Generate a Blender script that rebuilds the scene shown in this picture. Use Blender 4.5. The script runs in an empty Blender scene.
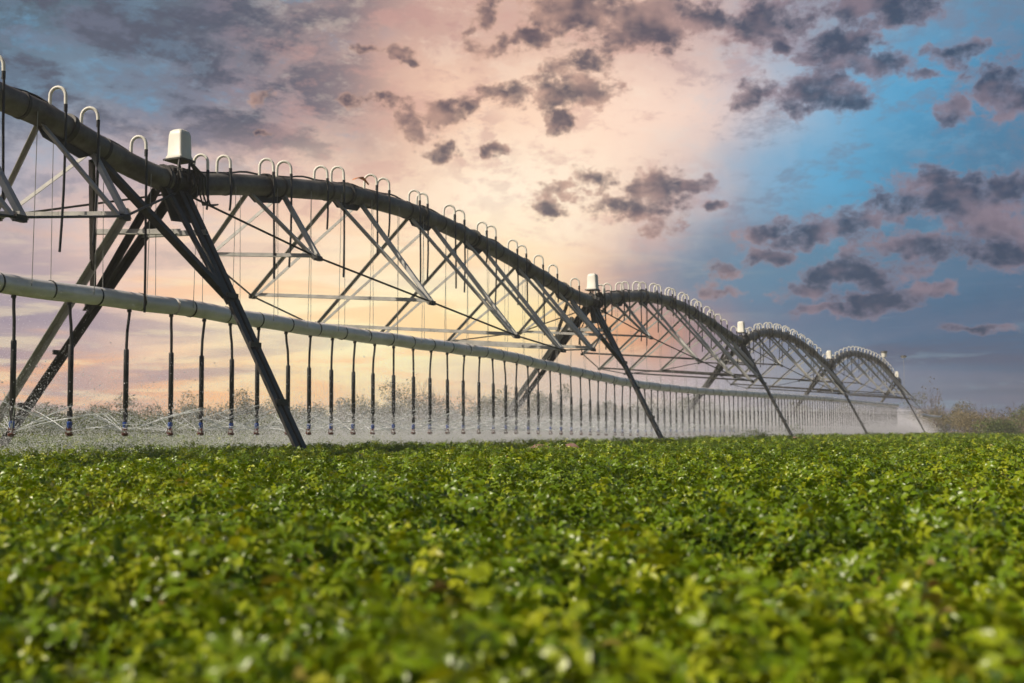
import bpy, math, random
import numpy as np
from mathutils import Vector, Matrix

random.seed(7)
rng = np.random.default_rng(7)
S = bpy.context.scene
C = S.collection
R = math.radians

# ---------------------------------------------------------------- basics
HC = 0.78                                   # eye height of the camera
FPX = 1150.0
PITCH = math.atan(89 / FPX)
TH = R(25.736)                              # heading of the machine
U = Vector((math.sin(TH), math.cos(TH), 0))
T = Vector((U.y, -U.x, 0))                  # towards the photographer's side
P1 = Vector((-4.1015, 13.8476, 0))          # first tower
Z = Vector((0, 0, 1))


def P(s, t, zrel):
    """machine coordinates: along the pipe, sideways, height over the eye."""
    return P1 + U * s + T * t + Z * (zrel + HC)


# ---------------------------------------------------------------- materials
MATS = {}


def new_mat(name):
    m = bpy.data.materials.new(name)
    m.use_nodes = True
    nt = m.node_tree
    return m, nt, nt.nodes['Principled BSDF'], nt.nodes['Material Output']


def mat(name, col, rough=0.5, metal=0.0, var=0.25, scale=6.0, col2=None, bump=0.0, spec=0.5, stretch=None):
    m, nt, b, out = new_mat(name)
    N, L = nt.nodes, nt.links
    tc = N.new('ShaderNodeTexCoord')
    mp = N.new('ShaderNodeMapping')
    L.new(tc.outputs['Object'], mp.inputs['Vector'])
    if stretch:
        mp.inputs['Scale'].default_value = stretch
    nz = N.new('ShaderNodeTexNoise')
    nz.inputs['Scale'].default_value = scale
    nz.inputs['Detail'].default_value = 8
    nz.inputs['Roughness'].default_value = 0.65
    L.new(mp.outputs[0], nz.inputs['Vector'])
    cr = N.new('ShaderNodeValToRGB')
    cr.color_ramp.elements[0].position = 0.35
    cr.color_ramp.elements[1].position = 0.68
    c2 = col2 or tuple(c * (1 - var) for c in col)
    cr.color_ramp.elements[0].color = (*c2, 1)
    cr.color_ramp.elements[1].color = (*col, 1)
    L.new(nz.outputs[0], cr.inputs[0])
    L.new(cr.outputs[0], b.inputs['Base Color'])
    mr = N.new('ShaderNodeMapRange')
    mr.inputs[3].default_value = max(0.05, rough - 0.12)
    mr.inputs[4].default_value = min(1, rough + 0.15)
    L.new(nz.outputs[0], mr.inputs[0])
    L.new(mr.outputs[0], b.inputs['Roughness'])
    b.inputs['Metallic'].default_value = metal
    b.inputs['Specular IOR Level'].default_value = spec
    if bump:
        bp = N.new('ShaderNodeBump')
        bp.inputs['Strength'].default_value = bump
        bp.inputs['Distance'].default_value = 0.01
        L.new(nz.outputs[0], bp.inputs['Height'])
        L.new(bp.outputs[0], b.inputs['Normal'])
    MATS[name] = m
    return m


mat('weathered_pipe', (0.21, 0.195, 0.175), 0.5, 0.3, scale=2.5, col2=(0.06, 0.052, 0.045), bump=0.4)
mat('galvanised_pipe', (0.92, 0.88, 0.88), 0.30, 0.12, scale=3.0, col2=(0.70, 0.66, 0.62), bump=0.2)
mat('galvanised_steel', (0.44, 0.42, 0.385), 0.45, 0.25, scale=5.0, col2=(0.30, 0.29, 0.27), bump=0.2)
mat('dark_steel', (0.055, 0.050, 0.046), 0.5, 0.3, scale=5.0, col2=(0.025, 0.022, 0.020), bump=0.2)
mat('gooseneck_zinc', (0.90, 0.85, 0.74), 0.5, 0.0, var=0.12, scale=12)
mat('box_plastic', (0.80, 0.76, 0.66), 0.45, 0.0, var=0.12, scale=4)
mat('black_rubber', (0.022, 0.021, 0.021), 0.45, 0.0, scale=20, var=0.4)
mat('blue_plastic', (0.03, 0.09, 0.42), 0.35, 0.0, scale=20)
mat('red_plastic', (0.16, 0.045, 0.03), 0.4, 0.0, scale=20)
mat('orange_tag', (0.75, 0.22, 0.03), 0.6, 0.0, scale=20)
mat('bark', (0.20, 0.15, 0.12), 0.9, 0.0, scale=8, bump=0.5)
mat('soil', (0.16, 0.10, 0.065), 0.95, 0.0, scale=3.0, col2=(0.07, 0.045, 0.03), bump=1.0)
mat('pale_soil', (0.36, 0.20, 0.15), 0.95, 0.0, scale=9.0, col2=(0.20, 0.11, 0.085), bump=1.0)


def leaf_mat(name, lo, mid, hi, trans=0.35, rough=0.42, patch=0.6):
    """leaves: colour varies per leaf (attribute 'tone') and per patch of the field."""
    m, nt, b, out = new_mat(name)
    N, L = nt.nodes, nt.links
    at = N.new('ShaderNodeAttribute')
    at.attribute_name = 'tone'
    geo = N.new('ShaderNodeNewGeometry')
    nz = N.new('ShaderNodeTexNoise')
    nz.inputs['Scale'].default_value = patch
    nz.inputs['Detail'].default_value = 4
    L.new(geo.outputs['Position'], nz.inputs['Vector'])
    ad = N.new('ShaderNodeMath')
    ad.operation = 'MULTIPLY_ADD'
    L.new(nz.outputs[0], ad.inputs[0])
    ad.inputs[1].default_value = 0.7
    ad.inputs[2].default_value = -0.35
    sm = N.new('ShaderNodeMath')
    sm.operation = 'ADD'
    L.new(at.outputs['Fac'], sm.inputs[0])
    L.new(ad.outputs[0], sm.inputs[1])
    cr = N.new('ShaderNodeValToRGB')
    e = cr.color_ramp.elements
    e[0].position, e[0].color = 0.08, (*lo, 1)
    e[1].position, e[1].color = 0.95, (*hi, 1)
    k = e.new(0.5)
    k.color = (*mid, 1)
    if name == 'crop_leaf':
        e[-1].position = 0.90
        k = e.new(0.99)
        k.color = (0.20, 0.115, 0.055, 1)
    L.new(sm.outputs[0], cr.inputs[0])
    b.inputs['Roughness'].default_value = rough
    b.inputs['Specular IOR Level'].default_value = 0.32
    L.new(cr.outputs[0], b.inputs['Base Color'])
    tr = N.new('ShaderNodeBsdfTranslucent')
    hs = N.new('ShaderNodeMixRGB')
    hs.blend_type = 'MULTIPLY'
    hs.inputs[0].default_value = 1
    hs.inputs[2].default_value = (1.5, 1.35, 0.5, 1)
    L.new(cr.outputs[0], hs.inputs[1])
    L.new(hs.outputs[0], tr.inputs['Color'])
    mx = N.new('ShaderNodeMixShader')
    mx.inputs[0].default_value = trans
    L.new(b.outputs[0], mx.inputs[1])
    L.new(tr.outputs[0], mx.inputs[2])
    L.new(mx.outputs[0], out.inputs['Surface'])
    MATS[name] = m
    return m


leaf_mat('crop_leaf', (0.018, 0.050, 0.003), (0.142, 0.222, 0.006), (0.38, 0.40, 0.016), trans=0.20, rough=0.31)
leaf_mat('thicket_leaf', (0.05, 0.06, 0.02), (0.10, 0.115, 0.035), (0.19, 0.16, 0.075), trans=0.25, rough=0.7, patch=0.25)
leaf_mat('dry_leaf', (0.11, 0.085, 0.05), (0.21, 0.17, 0.095), (0.32, 0.265, 0.155), trans=0.2, rough=0.8, patch=0.4)
leaf_mat('green_leaf', (0.05, 0.075, 0.02), (0.11, 0.15, 0.04), (0.20, 0.23, 0.07), trans=0.3, rough=0.6, patch=0.5)


def water_mat(name, alpha, col=(0.9, 0.92, 0.95)):
    m, nt, b, out = new_mat(name)
    N, L = nt.nodes, nt.links
    tr = N.new('ShaderNodeBsdfTransparent')
    mx = N.new('ShaderNodeMixShader')
    mx.inputs[0].default_value = alpha
    b.inputs['Base Color'].default_value = (*col, 1)
    b.inputs['Roughness'].default_value = 0.3
    ns = N.new('ShaderNodeTexNoise')
    ns.inputs['Scale'].default_value = 14
    tc = N.new('ShaderNodeTexCoord')
    L.new(tc.outputs['Object'], ns.inputs['Vector'])
    mr = N.new('ShaderNodeMapRange')
    mr.inputs[1].default_value = 0.35
    mr.inputs[2].default_value = 0.65
    mr.inputs[3].default_value = alpha * 0.3
    mr.inputs[4].default_value = min(1, alpha * 1.5)
    L.new(ns.outputs[0], mr.inputs[0])
    L.new(mr.outputs[0], mx.inputs[0])
    L.new(tr.outputs[0], mx.inputs[1])
    L.new(b.outputs[0], mx.inputs[2])
    L.new(mx.outputs[0], out.inputs['Surface'])
    MATS[name] = m


water_mat('spray_water', 0.6)
mw, _nt, _b, _o = new_mat('droplet_water')
_b.inputs['Base Color'].default_value = (0.97, 0.94, 1.0, 1)
_b.inputs['Roughness'].default_value = 0.5
_t = _nt.nodes.new('ShaderNodeBsdfTranslucent')
_t.inputs['Color'].default_value = (0.93, 0.93, 0.95, 1)
_m = _nt.nodes.new('ShaderNodeMixShader')
_m.inputs[0].default_value = 0.45
_nt.links.new(_b.outputs[0], _m.inputs[1])
_nt.links.new(_t.outputs[0], _m.inputs[2])
_nt.links.new(_m.outputs[0], _o.inputs['Surface'])
MATS['droplet_water'] = mw


# ---------------------------------------------------------------- mesh builder
class MB:
    def __init__(self):
        self.v, self.f, self.mi = [], [], []

    def add(self, vs, fs, mi=0):
        n = len(self.v)
        self.v += [tuple(v) for v in vs]
        self.f += [tuple(i + n for i in f) for f in fs]
        self.mi += [mi] * len(fs)
        return self

    def tube(self, pts, r, n=8, cap=True, mi=0):
        pts = [Vector(p) for p in pts]
        rs = r if isinstance(r, (list, tuple)) else [r] * len(pts)
        vs, fs = [], []
        prev = None
        for i, p in enumerate(pts):
            d = (pts[min(i + 1, len(pts) - 1)] - pts[max(i - 1, 0)]).normalized()
            if prev is None:
                a = d.cross(Z) if abs(d.z) < 0.9 else d.cross(Vector((1, 0, 0)))
            else:
                a = prev - d * prev.dot(d)
            a.normalize()
            prev = a
            b = d.cross(a)
            for k in range(n):
                w = 2 * math.pi * k / n
                vs.append(p + (a * math.cos(w) + b * math.sin(w)) * rs[i])
        for i in range(len(pts) - 1):
            for k in range(n):
                k2 = (k + 1) % n
                fs.append((i * n + k, i * n + k2, (i + 1) * n + k2, (i + 1) * n + k))
        if cap:
            fs.append(tuple(range(n))[::-1])
            fs.append(tuple((len(pts) - 1) * n + k for k in range(n)))
        return self.add(vs, fs, mi)

    def prism(self, a, b, prof, X, Y, mi=0):
        n = len(prof)
        vs = [a + X * x + Y * y for x, y in prof] + [b + X * x + Y * y for x, y in prof]
        fs = [(k, (k + 1) % n, n + (k + 1) % n, n + k) for k in range(n)]
        fs += [tuple(range(n))[::-1], tuple(range(n, 2 * n))]
        return self.add(vs, fs, mi)

    def angle(self, a, b, along, out, w=0.075, th=0.009, mi=0):
        """L-section steel from a to b: one flange lies along 'along', the other turns inwards."""
        a, b = Vector(a), Vector(b)
        d = (b - a).normalized()
        X = (along - d * along.dot(d)).normalized()
        Y = d.cross(X)
        if Y.dot(out) > 0:
            Y = -Y
        prof = [(0, 0), (w, 0), (w, th), (th, th), (th, w), (0, w)]
        return self.prism(a, b, prof, X, Y, mi)

    def box(self, c, X, Y, Zv, hx, hy, hz, bev=0.0, mi=0):
        c = Vector(c)
        if bev <= 0:
            vs = [c + X * (hx * i) + Y * (hy * j) + Zv * (hz * k) for i in (-1, 1) for j in (-1, 1) for k in (-1, 1)]
            fs = [(0, 1, 3, 2), (4, 6, 7, 5), (0, 4, 5, 1), (2, 3, 7, 6), (0, 2, 6, 4), (1, 5, 7, 3)]
            return self.add(vs, fs, mi)
        return self.loft([(c - Zv * hz, hx, hy), (c + Zv * (hz - bev), hx, hy), (c + Zv * hz, hx - bev, hy - bev)], X, Y, bev, mi)

    def loft(self, secs, X, Y, rc, mi=0, n=4):
        """stack of rounded rectangles (centre, half x, half y)."""
        vs, fs = [], []
        m = 4 * n
        for c, hx, hy in secs:
            r = min(rc, hx * 0.9, hy * 0.9)
            for q, (sx, sy) in enumerate(((1, 1), (-1, 1), (-1, -1), (1, -1))):
                for k in range(n):
                    w = math.pi / 2 * (q + k / (n - 1))
                    vs.append(c + X * (sx * (hx - r) + r * math.cos(w)) + Y * (sy * (hy - r) + r * math.sin(w)))
        for i in range(len(secs) - 1):
            for k in range(m):
                k2 = (k + 1) % m
                fs.append((i * m + k, i * m + k2, (i + 1) * m + k2, (i + 1) * m + k))
        fs.append(tuple(range(m))[::-1])
        fs.append(tuple((len(secs) - 1) * m + k for k in range(m)))
        return self.add(vs, fs, mi)

    def build(self, name, mats, parent=None, smooth=False, origin=None):
        me = bpy.data.meshes.new(name)
        o0 = Vector(origin) if origin is not None else Vector((0, 0, 0))
        me.from_pydata([tuple(Vector(v) - o0) for v in self.v], [], self.f)
        for m in (mats if isinstance(mats, (list, tuple)) else [mats]):
            me.materials.append(MATS[m])
        if any(self.mi):
            me.polygons.foreach_set('material_index', self.mi)
        if smooth:
            me.polygons.foreach_set('use_smooth', [True] * len(me.polygons))
            try:
                me.set_sharp_from_angle(angle=R(40))
            except Exception:
                pass
        me.validate()
        me.update()
        o = bpy.data.objects.new(name, me)
        C.objects.link(o)
        if origin is not None:
            o.location = o0
        if parent:
            o.parent = parent
            if origin is None:
                o.matrix_parent_inverse = Matrix.Translation(parent.location).inverted()
        return o


def part(name, mb, mats, parent, smooth=False):
    """mesh given in world coordinates, child of an Empty that only has a location."""
    o = mb.build(name, mats, None, smooth)
    o.data.transform(Matrix.Translation(-parent.location))
    o.parent = parent
    return o


def tag(o, label=None, cat=None, group=None, kind=None):
    if label: o['label'] = label
    if cat: o['category'] = cat
    if group: o['group'] = group
    if kind: o['kind'] = kind
    return o


def empty(name, loc):
    o = bpy.data.objects.new(name, None)
    o.empty_display_size = 0.2
    C.objects.link(o)
    o.location = loc
    return o


def catmull(tab, x):
    xs = [a for a, _ in tab]
    if x <= xs[0]: return tab[0][1] + (x - xs[0]) * (tab[1][1] - tab[0][1]) / (xs[1] - xs[0])
    if x >= xs[-1]: return tab[-1][1]
    i = max(k for k in range(len(xs) - 1) if xs[k] <= x)
    def sl(k):
        if k == 0: return (tab[1][1] - tab[0][1]) / (xs[1] - xs[0])
        if k == len(xs) - 1: return (tab[-1][1] - tab[-2][1]) / (xs[-1] - xs[-2])
        return (tab[k + 1][1] - tab[k - 1][1]) / (xs[k + 1] - xs[k - 1])
    h = xs[i + 1] - xs[i]
    t = (x - xs[i]) / h
    y0, y1, m0, m1 = tab[i][1], tab[i + 1][1], sl(i) * h, sl(i + 1) * h
    return (2*t**3-3*t*t+1)*y0 + (t**3-2*t*t+t)*m0 + (-2*t**3+3*t*t)*y1 + (t**3-t*t)*m1


# ---------------------------------------------------------------- the machine
TOW = [0.0, 13.66, 27.0, 42.7, 65.9]
SPANS = [
    # s0, s1, profile of the main pipe (height over eye), bays (s of each truss node)
    (-13.4, 0.0, [(-13.4, 2.98), (-11.5, 3.25), (-9, 3.6), (-6, 3.72), (-4, 3.60), (-2.6, 3.40), (-2.08, 3.35), (-1.53, 3.23), (-0.93, 3.10), (-0.44, 3.03), (0, 3.01)],
     [-11.8, -9.7, -7.5, -5.4, -3.55, -1.72]),
    (0.0, 13.66, [(0, 3.01), (0.43, 3.08), (1.0, 3.19), (1.72, 3.31), (2.5, 3.42), (3.5, 3.55), (4.6, 3.61), (5.9, 3.62), (7.3, 3.54), (8.9, 3.41), (10.78, 3.18), (12.4, 2.97), (13.66, 2.92)],
     [1.74, 3.69, 5.90, 7.80, 9.99, 11.94]),
    (13.66, 27.0, [(13.66, 2.92), (14.4, 3.07), (15.5, 3.24), (17.7, 3.46), (20.3, 3.49), (23.3, 3.28), (25.6, 3.02), (27, 2.96)],
     [15.3, 17.2, 19.4, 21.4, 23.5, 25.4]),
    (27.0, 42.7, [(27, 2.96), (28.2, 3.20), (29.6, 3.42), (31.2, 3.56), (34.6, 3.62), (38.5, 3.38), (41.3, 3.05), (42.7, 2.96)],
     [28.9, 31.1, 33.6, 36.1, 38.7, 41.0]),
    (42.7, 65.9, [(42.7, 2.96), (44.6, 3.35), (47.5, 3.75), (51.5, 3.97), (58, 3.97), (62, 3.65), (64.8, 3.22), (65.9, 3.08)],
     [45.0, 47.9, 51.0, 54.2, 57.4, 60.6, 63.6]),
]
PR = 0.14
TILT = R(4.5)
ORD = ['first', 'second', 'third', 'fourth', 'fifth', 'sixth', 'seventh', 'eighth', 'ninth', 'tenth', 'eleventh', 'twelfth',
       'thirteenth', 'fourteenth', 'fifteenth', 'sixteenth', 'seventeenth', 'eighteenth', 'nineteenth', 'twentieth']
ORD += ['twenty-' + o for o in ORD[:9]] + ['thirtieth'] + ['thirty-' + o for o in ORD[:9]] + ['fortieth']
ORD += ['forty-' + o for o in ORD[:9]] + ['fiftieth'] + ['fifty-' + o for o in ORD[:9]]
SPAN_LABEL = [
    'cut-off end of a dark pipe span sloping down to the first tower',
    'nearest whole arched pipe span, between the first and second towers',
    'arched pipe span with V struts between the second and third towers',
    'arched pipe span with V struts between the third and fourth towers',
    'farthest small arched pipe span between the fourth and last towers',
]


def truss_wd(s, s0, s1):
    """half width and depth of the truss at s."""
    q = min(s - s0, s1 - s)
    tab = [(0, 0.6, 0.5), (1.74, 0.98, 0.99), (3.69, 1.66, 1.63), (5.9, 2.0, 2.0), (8.5, 2.05, 2.1), (14, 2.05, 2.2)]
    for (a, w0, d0), (b, w1, d1) in zip(tab, tab[1:]):
        if q <= b:
            k = (q - a) / (b - a)
            return w0 + (w1 - w0) * k, d0 + (d1 - d0) * k
    return tab[-1][1:]


def node_pt(s, s0, s1, side, zp):
    w, d = truss_wd(s, s0, s1)
    w, d = w * 0.98, d * 0.98
    c, sn = math.cos(TILT), math.sin(TILT)
    return P(s, side * w * c - d * sn, zp - side * w * sn - d * c)


GOOSE = [0.43, 0.86, 1.72, 2.10, 2.97, 3.40, 4.29, 4.66, 5.63, 5.89, 6.82, 7.18, 8.08, 8.44, 9.39, 9.8, 10.6, 11.33, 12.53]
for k, (s0, s1, prof, bays) in enumerate(SPANS):
    L = s1 - s0
    zf = lambda s, prof=prof: catmull(prof, s)
    root = empty('pipe_span', P(s0, 0, -HC))
    tag(root, SPAN_LABEL[k], 'irrigation span', 'spans of the irrigation machine')
    # main pipe
    a0 = s0 + (0.16 if k else 0)
    n = 70
    pts = [P(s, 0, zf(s)) for s in np.linspace(a0, s1 - 0.16, n)]
    part('main_pipe', MB().tube(pts, PR, 20), 'weathered_pipe', root, True)
    # clamp bands and couplings
    for s in np.arange(s0 + 0.9, s1 - 0.5, 1.13 if k < 3 else 2.3):
        d = (P(s + .01, 0, zf(s + .01)) - P(s, 0, zf(s))).normalized()
        c = P(s, 0, zf(s))
        part('band', MB().tube([c - d * 0.018, c + d * 0.018], PR + 0.008, 20), 'dark_steel', root, True)
    for s in bays:
        for j in (0.0,):
            c = P(s, 0, zf(s))
            d = (P(s + .01, 0, zf(s + .01)) - c).normalized()
            mb = MB().tube([c - d * 0.03, c + d * 0.03], PR + 0.03, 20)
            # hanger plate under the pipe, in the plane of the pipe
            up = T.cross(d)
            if up.z < 0: up = -up
            vs = []
            for yy in (-0.012, 0.012):
                vs += [c + T * yy + d * x + up * z for x, z in ((-0.42, -PR * 0.8), (0.42, -PR * 0.8), (0.26, -PR - 0.09), (-0.26, -PR - 0.09))]
            mb.add(vs, [(0, 1, 2, 3), (7, 6, 5, 4), (0, 4, 5, 1), (1, 5, 6, 2), (2, 6, 7, 3), (3, 7, 4, 0)])
            part('hanger_plate', mb, 'dark_steel', root)
    # V struts, cross beams, tie rods
    for i, s in enumerate(bays):
        zc = zf(s) - PR - 0.05
        for side in (1, -1):
            nd = node_pt(s, s0, s1, side, zf(s))
            for ds in (-0.34, 0.34):
                top = P(s + ds, side * 0.045, zf(s + ds) - PR + 0.04)
                out = T * side + Z * 0.3
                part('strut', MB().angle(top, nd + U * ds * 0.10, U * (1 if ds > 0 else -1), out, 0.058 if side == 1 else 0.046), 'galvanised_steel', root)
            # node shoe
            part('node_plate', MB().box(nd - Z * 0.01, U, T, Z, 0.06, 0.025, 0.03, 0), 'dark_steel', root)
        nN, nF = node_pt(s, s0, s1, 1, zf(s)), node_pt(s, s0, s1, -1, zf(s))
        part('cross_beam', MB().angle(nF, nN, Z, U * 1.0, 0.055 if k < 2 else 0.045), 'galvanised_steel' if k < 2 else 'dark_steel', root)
    for side in (1, -1):
        chain = [P(s0 + 0.12, side * 0.10, zf(s0 + 0.12) - PR - 0.02)] + [node_pt(s, s0, s1, side, zf(s)) for s in bays] + [P(s1 - 0.12, side * 0.10, zf(s1 - 0.12) - PR - 0.02)]
        for a, b in zip(chain, chain[1:]):
            part('tie_rod', MB().tube([a, b], 0.014, 6), 'dark_steel', root, True)
    # goosenecks with their upper hoses
    if k == 0:
        gs = [-0.60, -1.36, -1.80, -2.64, -3.0, -3.9, -4.3, -5.2, -5.6, -6.5, -6.9, -7.9, -8.3, -9.2]
    else:
        sc = L / 13.66
        if k == 4:
            gs = [s0 + 0.7 + q * 1.1 for q in range(20)]
        else:
            gs = [s0 + g * sc for g in GOOSE]
    for i, s in enumerate(gs):
        s = s - (0.11 if k == 0 else 0.07)
        zt = zf(s) + PR - 0.01
        hw = 0.036
        mb = MB()
        side_t = 0.02
        a = P(s - hw, -0.01, zf(s - hw) + PR - 0.02)
        hgt = 0.225 + random.uniform(-0.015, 0.015)
        lean = random.uniform(-0.02, 0.02)
        pts = [a, P(s - hw, -0.01, zt + hgt - 0.12)]
        for q in range(1, 11):
            w = math.pi * (1 - q / 10)
            pts.append(P(s + hw * math.cos(w) + lean * (q / 10), 0.075 + 0.085 * math.cos(w), zt + hgt - 0.10 + 0.10 * math.sin(w)))
        endp = P(s + hw + lean, 0.165, zt + 0.02 + random.uniform(-0.02, 0.03))
        pts.append(endp)
        mb.tube(pts, 0.0185, 10)
        g = part('gooseneck', mb, 'gooseneck_zinc', root, True)
        ln = random.choice([0.45, 0.6, 0.95, 1.3, 1.15]) if k != 1 or i > 1 else (0.4 if i else 0.35)
        if k == 0: ln = [1.75, 1.25, 1.45][i] if i < 3 else 1.2
        wob = random.uniform(-0.03, 0.05)
        hp = [endp + Z * 0.02, endp - Z * 0.12 + T * 0.01]
        for q in (0.3, 0.55, 0.8, 1.0):
            hp.append(endp - Z * (0.12 + ln * q) + U * (wob * q * q) + T * (0.015 * math.sin(q * 3)))
        part('hose', MB().tube(hp, 0.019, 8), 'black_rubber', g, True) if False else None
        ho = MB().tube(hp, 0.0145, 8)
        ho.tube([endp + Z * 0.03, endp - Z * 0.05], 0.021, 8)
        h = ho.build('upper_hose', 'black_rubber', None, True)
        h.data.transform(Matrix.Translation(-root.location))
        h.parent = g
    # electric cable lying on the pipe
    cp = [P(s, -0.03 + 0.02 * math.sin(s * 3), zf(s) + PR + 0.012 + max(0, 0.03 * math.sin(s * 5.1 + k))) for s in np.linspace(s0 + 0.2, s1 - 0.2, 90)]
    part('cable', MB().tube(cp, 0.014, 6), 'black_rubber', root, True)
    if k == 1:
        s = 4.05
        c = P(s, 0.02, zf(s) + PR + 0.02)
        mb = MB()
        tp = []
        for q in range(7):
            x = q / 6
            tp.append((c + U * (x - 0.5) * 0.42 + Z * (0.05 + 0.07 * math.sin(x * 3.1) + 0.01), 0.05 * (0.6 + 0.4 * math.sin(x * 5))))
        vs = []
        for p_, w_ in tp:
            vs += [p_ + T * w_ + Z * 0.01, p_ - T * w_, p_ - T * w_ + Z * 0.006, p_ + T * w_ + Z * 0.016]
        fs = []
        for q in range(6):
            for e in range(4):
                fs.append((q * 4 + e, q * 4 + (e + 1) % 4, q * 4 + 4 + (e + 1) % 4, q * 4 + 4 + e))
        fs += [(0, 1, 2, 3), (27, 26, 25, 24)]
        mb.add(vs, fs)
        part('ribbon', mb, 'orange_tag', root, True)

# ---------------------------------------------------------------- towers
TOWER_LABEL = [
    'nearest tower, at the left, with a cream box on top where the dark legs meet',
    'second tower from the left, long dark leg reaching into the mist, pale box on top',
    'third tower from the left, slanting leg in white mist',
    'fourth tower from the left, thin slanting leg deep in the mist',
    'last and farthest tower, at the right end of the machine',
]
for k, s in enumerate(TOW):
    zp = catmull(SPANS[k][2], s)
    root = empty('tower', P(s, 0, -HC))
    tag(root, TOWER_LABEL[k], 'tower', 'towers of the irrigation machine')
    gz = -HC + 0.0
    for side in (1, -1):
        hw = (2.14 if k == 0 else 1.85) if side == 1 else (3.3 if k == 0 else 2.9)
        # z at which the measured foot was seen: -0.2
        foot = P(s, side * (hw + 0.12), gz)
        top = P(s - 0.02, side * 0.10, zp - 0.10)
        dd = foot - top
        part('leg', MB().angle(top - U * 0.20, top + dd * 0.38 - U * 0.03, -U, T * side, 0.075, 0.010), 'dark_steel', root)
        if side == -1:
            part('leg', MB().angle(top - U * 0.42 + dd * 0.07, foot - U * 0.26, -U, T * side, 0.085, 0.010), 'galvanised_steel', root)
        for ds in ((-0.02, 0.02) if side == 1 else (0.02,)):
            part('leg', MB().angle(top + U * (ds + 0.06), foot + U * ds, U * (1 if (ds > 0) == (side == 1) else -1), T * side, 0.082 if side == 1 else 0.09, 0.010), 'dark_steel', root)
        # long brace from the span pipe to the leg
        jb = top + dd * 0.36
        sb = s - 1.32
        tb = P(sb, side * 0.08, catmull(SPANS[k][2], sb) - PR - 0.02)
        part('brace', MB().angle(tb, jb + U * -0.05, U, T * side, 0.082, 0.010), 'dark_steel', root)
        if k < 4:
            sb = s + 0.9
            jb2 = top + dd * 0.26
        # bolts row / small lugs
        for q in (0.36, 0.52, 0.7):
            c = top + dd * q
            part('lug', MB().box(c + T * side * 0.03, U, T, Z, 0.10, 0.012, 0.03), 'dark_steel', root)
    # gusset plate under the pipe joint
    c = P(s, 0.0, zp - 0.16)
    vs = []
    for yy in (-0.015, 0.015):
        vs += [c + T * (0.06 + yy) + U * x + Z * z for x, z in ((-0.34, 0.05), (0.22, 0.05), (0.24, -0.30), (-0.12, -0.33))]
    part('gusset_plate', MB().add(vs, [(0, 1, 2, 3), (7, 6, 5, 4), (0, 4, 5, 1), (1, 5, 6, 2), (2, 6, 7, 3), (3, 7, 4, 0)]), 'dark_steel', root)
    # tower frame beams
    w1, d1 = 0.62, 0.62
    a = P(s - 0.35, -0.95, zp - 0.62)
    b = P(s - 0.35, 0.40, zp - 0.72)
    part('frame_beam', MB().angle(a, b, Z, U, 0.07), 'galvanised_steel', root)
    part('frame_beam', MB().angle(P(s + 0.02, -0.62, zp - 0.62), P(s + 0.02, 0.45, zp - 0.66), Z, -U, 0.06), 'galvanised_steel', root)
    # coupling joint: flexible boot with flanges
    mb = MB()
    mb.tube([P(s - 0.26, 0, zp + 0.01), P(s + 0.30, 0, zp + 0.03)], PR - 0.01, 18)
    part('pipe_joint', mb, 'dark_steel', root, True)
    for ds in (-0.24, -0.10, 0.12, 0.27):
        part('joint_flange', MB().tube([P(s + ds - 0.014, 0, zp + 0.015), P(s + ds + 0.014, 0, zp + 0.015)], PR + (0.05 if ds in (-0.10, 0.12) else 0.03), 18), 'dark_steel', root, True)
    # alignment hardware
    mb = MB()
    for q in range(9):
        x, y, z = random.uniform(-0.2, 0.25), random.uniform(-0.05, 0.18), random.uniform(0.06, 0.24)
        mb.box(P(s + x, y, zp + z), U, T, Z, 0.03, 0.02, 0.022)
    for (x0, y0, z0), (x1, y1, z1) in (((-0.05, 0.1, 0.30), (-0.16, 0.15, -0.05)), ((0.1, 0.12, 0.30), (0.04, 0.16, 0.02)), ((0.12, 0.12, 0.30), (0.22, 0.16, 0.0)), ((0.05, 0, 0.30), (-0.04, 0.05, 0.05)), ((0.15, -0.1, 0.3), (0.2, -0.05, 0.05))):
        mb.tube([P(s + x0, y0, zp + z0), P(s + x1, y1, zp + z1)], 0.016, 6)
    part('switch_linkage', mb, 'dark_steel', root)
    ca = MB()
    for q in range(3):
        y = 0.13 + q * 0.02
        ca.tube([P(s + 0.10, y, zp + 0.24), P(s + 0.20 + 0.03 * q, y + 0.06, zp + 0.1), P(s + 0.22 + 0.04 * q, y + 0.05, zp - 0.1), P(s + 0.34 + 0.05 * q, y, zp - 0.22), P(s + 0.6, y - 0.02, zp - 0.17)], 0.011, 6)
    part('cable', ca, 'black_rubber', root, True)
    # cream box
    zb = zp + 0.30
    cb = P(s + 0.05, 0.0, zb)
    mb = MB().loft([(cb, 0.115, 0.125), (cb + Z * 0.02, 0.118, 0.128), (cb + Z * 0.05, 0.104, 0.112), (cb + Z * 0.30, 0.098, 0.102), (cb + Z * 0.345, 0.088, 0.09), (cb + Z * 0.368, 0.062, 0.065), (cb + Z * 0.375, 0.03, 0.03)], U, T, 0.025)
    bx = part('control_box', mb, 'box_plastic', root, True)
    mb = MB().box(cb - Z * 0.012, U, T, Z, 0.135, 0.14, 0.010)
    part('box_shelf', mb, 'dark_steel', root)

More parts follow.
